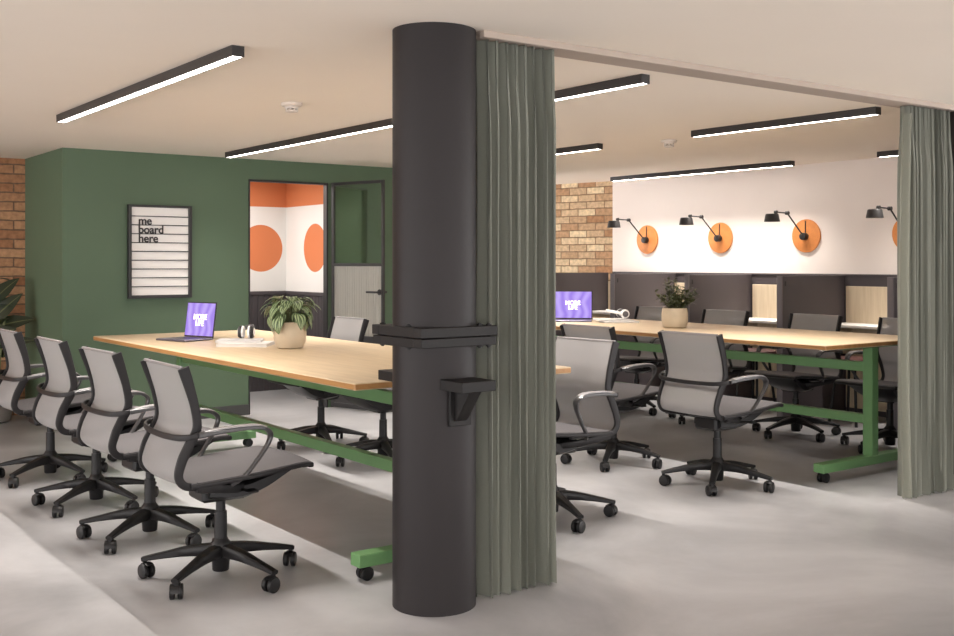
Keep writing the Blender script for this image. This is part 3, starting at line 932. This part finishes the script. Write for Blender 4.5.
def rubber_plant():
    r = empty('potted_plant', (1.90, 9.00, 0))
    setprops(r, 'tall rubber plant with dark leaves in a grey pot by the brown brick wall', 'plant')
    MB().lathe([(0.13, 0), (0.15, 0.01), (0.185, 0.20), (0.195, 0.36), (0.18, 0.37), (0.175, 0.34), (0.172, 0.31)], seg=36, cap_bottom=True).build('pot', M['pot_grey'], r)
    MB().lathe([(0.0005, 0.335), (0.08, 0.337), (0.174, 0.33)], seg=24).build('soil', M['soil'], r)
    st = MB(); fo = MB(); rnd = random.Random(9)
    for (dx, dy, h) in ((0.0, 0.0, 1.12), (0.05, -0.05, 0.86)):
        st.sweep([(dx, dy, 0.32), (dx*1.4, dy*1.2, 0.6), (dx*2, dy*1.4, h)], (1, 0, 0), 0.018, 0.018, smooth=4, n=8)
        z = 0.50
        k = 0
        while z < h:
            a = k*2.4 + dx*20
            el = rnd.uniform(0.25, 0.9)
            d = (math.cos(a)*math.cos(el), math.sin(a)*math.cos(el), math.sin(el))
            leaf(fo, (dx*1.6, dy*1.3, z), d, (0, 0, 1), rnd.uniform(0.16, 0.22), rnd.uniform(0.050, 0.066), rnd.uniform(0.5, 1.1), nv=8)
            z += 0.075; k += 1
    for b_, d_, L_, W_, dr in (((0.02, -0.02, 0.80), (0.55, -0.42, 0.75), 0.30, 0.080, 0.4), ((0.03, -0.03, 0.74), (0.75, -0.55, 0.30), 0.31, 0.070, 0.5),
                               ((0.02, -0.06, 0.60), (0.58, -0.72, 0.22), 0.36, 0.050, 0.5), ((0.0, -0.03, 0.66), (0.30, -0.8, 0.35), 0.26, 0.070, 0.6), ((0.02, 0.0, 0.94), (0.6, -0.3, 0.8), 0.27, 0.07, 0.5)):
        leaf(fo, b_, d_, (-0.45, -0.75, 0.45), L_, W_, dr, nv=10)
    st.build('stems', M['stem'], r)
    fo.build('foliage', M['leaf_rubber'], r, angle=80, fix=False)
rubber_plant()

# ------------------------------------------------------------------ letter board on the green wall
bd = empty('letter_board', (2.953, GY, 0.97))
setprops(bd, 'white ledged letter board in a thin black frame on the green wall', 'sign')
W2, H = 0.25, 0.72
fb = MB()
fb.box((-W2, -0.045, 0), (-W2+0.022, 0, H), 0.002).box((W2-0.022, -0.045, 0), (W2, 0, H), 0.002)
fb.box((-W2+0.022, -0.045, 0), (W2-0.022, 0, 0.024), 0.002).box((-W2+0.022, -0.045, H-0.018), (W2-0.022, 0, H), 0.002)
fb.build('frame', M['black'], bd)
MB().box((-W2+0.02, -0.018, 0.02), (W2-0.02, 0, H-0.014)).build('panel', M['white'], bd)
ih = (H-0.018-0.024); step = ih/10
for k in range(1, 10):
    z = 0.024 + step*k
    MB().box((-W2+0.022, -0.030, z-0.005), (W2-0.022, -0.018, z+0.002), 0.001, 1).build('ledge', M['black'], bd)
for row, word in ((8, 'me'), (7, 'board'), (6, 'here')):
    z = 0.024 + step*row + 0.003
    TM = Matrix.Translation((-W2+0.078, -0.026, z)) @ Matrix.Rotation(PI/2, 4, 'X')
    text_mesh('lettering', word, 0.086, TM, M['black'], bd, 0.97, 1, 0.001, 0.0019)

# ------------------------------------------------------------------ linear ceiling lights
LEDW = 14.0; LEDSPREAD = 90
def linear(x, y0, y1, label):
    L = y1 - y0
    e = empty('linear_light', (x, (y0+y1)/2, CZ))
    setprops(e, label, 'ceiling light', 'black linear ceiling lights')
    h = 0.042; w = 0.052
    MB().box((-w/2, -L/2, -h), (-w/2+0.005, L/2, 0)).box((w/2-0.005, -L/2, -h), (w/2, L/2, 0)).box((-w/2+.005, -L/2, -h), (w/2-.005, -L/2+0.006, 0)).box((-w/2+.005, L/2-0.006, -h), (w/2-.005, L/2, 0)).box((-w/2+.005, -L/2+.006, -0.012), (w/2-.005, L/2-.006, 0)).build('housing', M['fixture'], e)
    for sx in (-1, 1):
        xa, xb = sorted((sx*0.005, sx*(w/2-.005)))
        MB().box((xa, -L/2+.006, -h+0.001), (xb, L/2-.006, -0.014)).build('diffuser', M['led'], e)
    d = bpy.data.lights.new('led_strip', 'AREA'); d.shape = 'RECTANGLE'; d.size = 0.009; d.size_y = L-0.02
    d.energy = LEDW*L; d.color = lin((255, 248, 240))[:3]; d.spread = rd(LEDSPREAD)
    o = bpy.data.objects.new('led_strip', d); COL.objects.link(o); o.parent = e; o.location = (0, 0, -h+0.004)
linear(1.73, 3.92, 6.39, 'black linear ceiling light hanging over the row of four chairs')
linear(3.355, 5.37, 7.79, 'black linear ceiling light running in behind the pillar from the doorway')
linear(3.47, 3.43, 4.75, 'black linear ceiling light starting behind the curtain at the pillar')
linear(5.22, 3.40, 4.73, 'black linear ceiling light in the middle of the gap between the two curtains')
linear(5.23, 5.62, 7.6, 'short end of a linear ceiling light beside the pillar curtain, before the pale brick')
linear(7.42, 5.63, 7.80, 'black linear ceiling light along the top of the lamp wall')
linear(7.36, 3.5, 4.79, 'black linear ceiling light mostly hidden by the far curtain')

def detector(x, y, label):
    e = empty('smoke_detector', (x, y, CZ)); setprops(e, label, 'smoke detector', 'smoke detectors')
    MB().lathe([(0.056, 0), (0.056, -0.012), (0.050, -0.018), (0.0005, -0.018)], seg=28, cap_bottom=True).build('base', M['detector'], e)
    mb = MB().lathe([(0.036, -0.018), (0.034, -0.030), (0.0005, -0.030)], seg=24)
    for k in range(8):
        a = 2*PI*k/8
        mb.box((0.028*math.cos(a)-.004, 0.028*math.sin(a)-.004, -0.042), (0.028*math.cos(a)+.004, 0.028*math.sin(a)+.004, -0.030))
    mb.lathe([(0.0005, -0.042), (0.034, -0.042), (0.032, -0.048), (0.0005, -0.050)], seg=24)
    mb.build('sensor_cap', M['detector'], e)
detector(2.585, 5.17, 'white smoke detector on the ceiling above the plant table')
detector(5.483, 5.195, 'white smoke detector on the ceiling above the second table')

# ------------------------------------------------------------------ wall lamps
def wall_lamp(y):
    e = empty('wall_lamp', (WX, y, 1.475))
    MB().cyl((-0.018, 0, 0), (0, 0, 0), 0.1435, seg=48, bevel=0.003).build('back_disc', M['plate'], e)
    hb = MB().cyl((-0.07, 0, -0.005), (-0.018, 0, -0.005), 0.032, seg=24, bevel=0.006).cyl((-0.024, 0, 0.02), (-0.024, 0, 0.13), 0.004, seg=8)
    hb.build('hub', M['black'], e)
    ar = MB().cyl((-0.06, 0, 0.005), (-0.27, 0, 0.19), 0.0065, seg=10).cyl((-0.27, -0.014, 0.19), (-0.27, 0.014, 0.19), 0.016, seg=14)
    ar.build('lower_arm', M['black'], e)
    u = MB().cyl((-0.27, 0, 0.19), (-0.42, 0, 0.194), 0.006, seg=10).cyl((-0.42, -0.012, 0.194), (-0.42, 0.012, 0.194), 0.014, seg=14).cyl((-0.42, 0, 0.194), (-0.445, 0, 0.165), 0.006, seg=8)
    u.build('upper_arm', M['black'], e)
    sh_ = MB().lathe([(0.0005, 0.178), (0.050, 0.178), (0.055, 0.170), (0.066, 0.112), (0.063, 0.112), (0.052, 0.168), (0.0005, 0.170)], (-0.47, 0, 0), 32)
    so = sh_.build('lamp_shade', M['black'], e)
    MB().lathe([(0.0005, 0.118), (0.030, 0.118), (0.034, 0.126), (0.030, 0.136), (0.0005, 0.140)], (-0.47, 0, 0), 24).build('bulb', M['bulb'], so)
    return e
LL = ['black jointed wall lamp on an orange disc, closest to the brick wall',
      'black jointed wall lamp on an orange disc, second from the brick wall',
      'black jointed wall lamp on an orange disc, third from the brick wall',
      'black jointed wall lamp whose orange disc is cut off by the far curtain']
wl = wall_lamp(7.648)
for i, y in enumerate((7.648, 6.703, 5.748, 4.785)):
    o = wl if i == 0 else copy_tree(wl)
    o.location = (WX, y, 1.475)
    setprops(o, LL[i], 'wall lamp', 'wall lamps over the booths')

# ------------------------------------------------------------------ booths
FX = 6.9
FY = [8.205, 7.255, 6.335, 5.365, 4.40]
FL = ['dark booth partition in front of the pale brick wall, behind the violet laptop',
      'dark booth partition between the brick corner and the bushy plant, below the first lamp',
      'dark booth partition starting right behind the bushy plant',
      'dark booth partition with a light edge, below the third lamp from the brick wall',
      'dark booth partition edge beside the far curtain']
M['fin_edge'] = mat('grey partition edging', (112, 106, 110), 0.45, var=0.03)
def partition():
    e = empty('booth_partition')
    MB().box((0.012, -0.016, 0), (WX-0.032-FX, 0.016, 1.140), 0.003).build('panel', M['dado'], e)
    MB().box((0, -0.025, 0), (0.012, 0.025, 1.142), 0.002).build('front_edge', M['fin_edge'], e)
    MB().box((0.05, -0.0185, 1.06), (0.065, 0.0185, 1.10), 0.002).build('hook', M['black'], e)
    return e
pt = partition()
for i, y in enumerate(FY):
    o = pt if i == 0 else copy_tree(pt)
    o.location = (FX, y, 0); setprops(o, FL[i], 'partition', 'booth partitions')
def booth_desk():
    e = empty('booth_desk')
    MB().box((-0.33, -0.445, 0.725), (-0.022, 0.445, 0.75), 0.004).build('desk_top', M['white'], e)
    MB().box((-0.022, -0.445, 0.05), (-0.004, 0.445, 1.05), 0.002).build('back_panel', M['booth_wood'], e)
    for s in (-1, 1):
        MB().box((-0.28, s*0.40-0.012, 0.50), (-0.022, s*0.40+0.012, 0.725), 0.003).build('support', M['booth_wood'], e)
    return e
bdk = booth_desk()
DL = ['white booth desk with pale wood back, deepest one, beside the violet laptop',
      'white booth desk with pale wood back, hidden behind the bushy plant',
      'white booth desk with pale wood back, between second and third lamp',
      'white booth desk with tall pale wood back next to the far curtain']
for i in range(4):
    o = bdk if i == 0 else copy_tree(bdk)
    o.location = (WX-0.03, (FY[i]+FY[i+1])/2, 0); setprops(o, DL[i], 'desk', 'booth desks')
def stool():
    e = empty('booth_stool')
    MB().lathe([(0.0005, 0.462), (0.12, 0.462), (0.165, 0.468), (0.175, 0.485), (0.170, 0.505), (0.14, 0.515), (0.0005, 0.518)], seg=32).build('cushion', M['terracotta'], e)
    MB().cyl((0, 0, 0.445), (0, 0, 0.462), 0.165, seg=32).build('seat_plate', M['base'], e)
    for k in range(4):
        a = PI/4 + k*PI/2
        MB().cyl((0.11*math.cos(a), 0.11*math.sin(a), 0.447), (0.17*math.cos(a), 0.17*math.sin(a), 0.0), 0.011, seg=10).build('leg', M['base'], e)
    return e
stl = stool()
for i, (y, lb_) in enumerate(((5.86, 'terracotta topped booth stool seen below the tabletop, farther from the green table leg'), (4.93, 'terracotta topped stool in the booth, seen just beside the green table leg'))):
    o = stl if i == 0 else copy_tree(stl)
    o.location = (7.22, y, 0); setprops(o, lb_, 'stool', 'booth stools')

# ------------------------------------------------------------------ added meeting room light and daylight
def added_room_light(x, y, lx, ly, watts, label, rgb=(255, 250, 244)):
    d = bpy.data.lights.new('added_area_light', 'AREA'); d.shape = 'RECTANGLE'; d.size = lx; d.size_y = ly; d.energy = watts
    c = lin(rgb); d.color = c[:3]
    o = bpy.data.objects.new('added_area_light', d); COL.objects.link(o)
    o.location = (x, y, CZ-0.03)
    return o
added_room_light(3.4, 8.95, 1.2, 0.6, 45, 'added meeting room light')  # added light without a fixture, put in to brighten the meeting room walls
wd = bpy.data.worlds.new('world'); scene.world = wd; wd.use_nodes = True
bg = wd.node_tree.nodes['Background']
bg.inputs['Color'].default_value = lin((252, 249, 248)); bg.inputs['Strength'].default_value = 5.2

scene.view_settings.view_transform = 'Standard'
scene.view_settings.look = 'None'
scene.view_settings.exposure = 0.0
scene.view_settings.gamma = 1.0
scene.view_settings.use_curve_mapping = False
scene.cycles.use_denoising = True
scene.cycles.max_bounces = 10
scene.cycles.diffuse_bounces = 5
scene.cycles.glossy_bounces = 4
scene.cycles.transparent_max_bounces = 12
scene.cycles.sample_clamp_indirect = 6.0
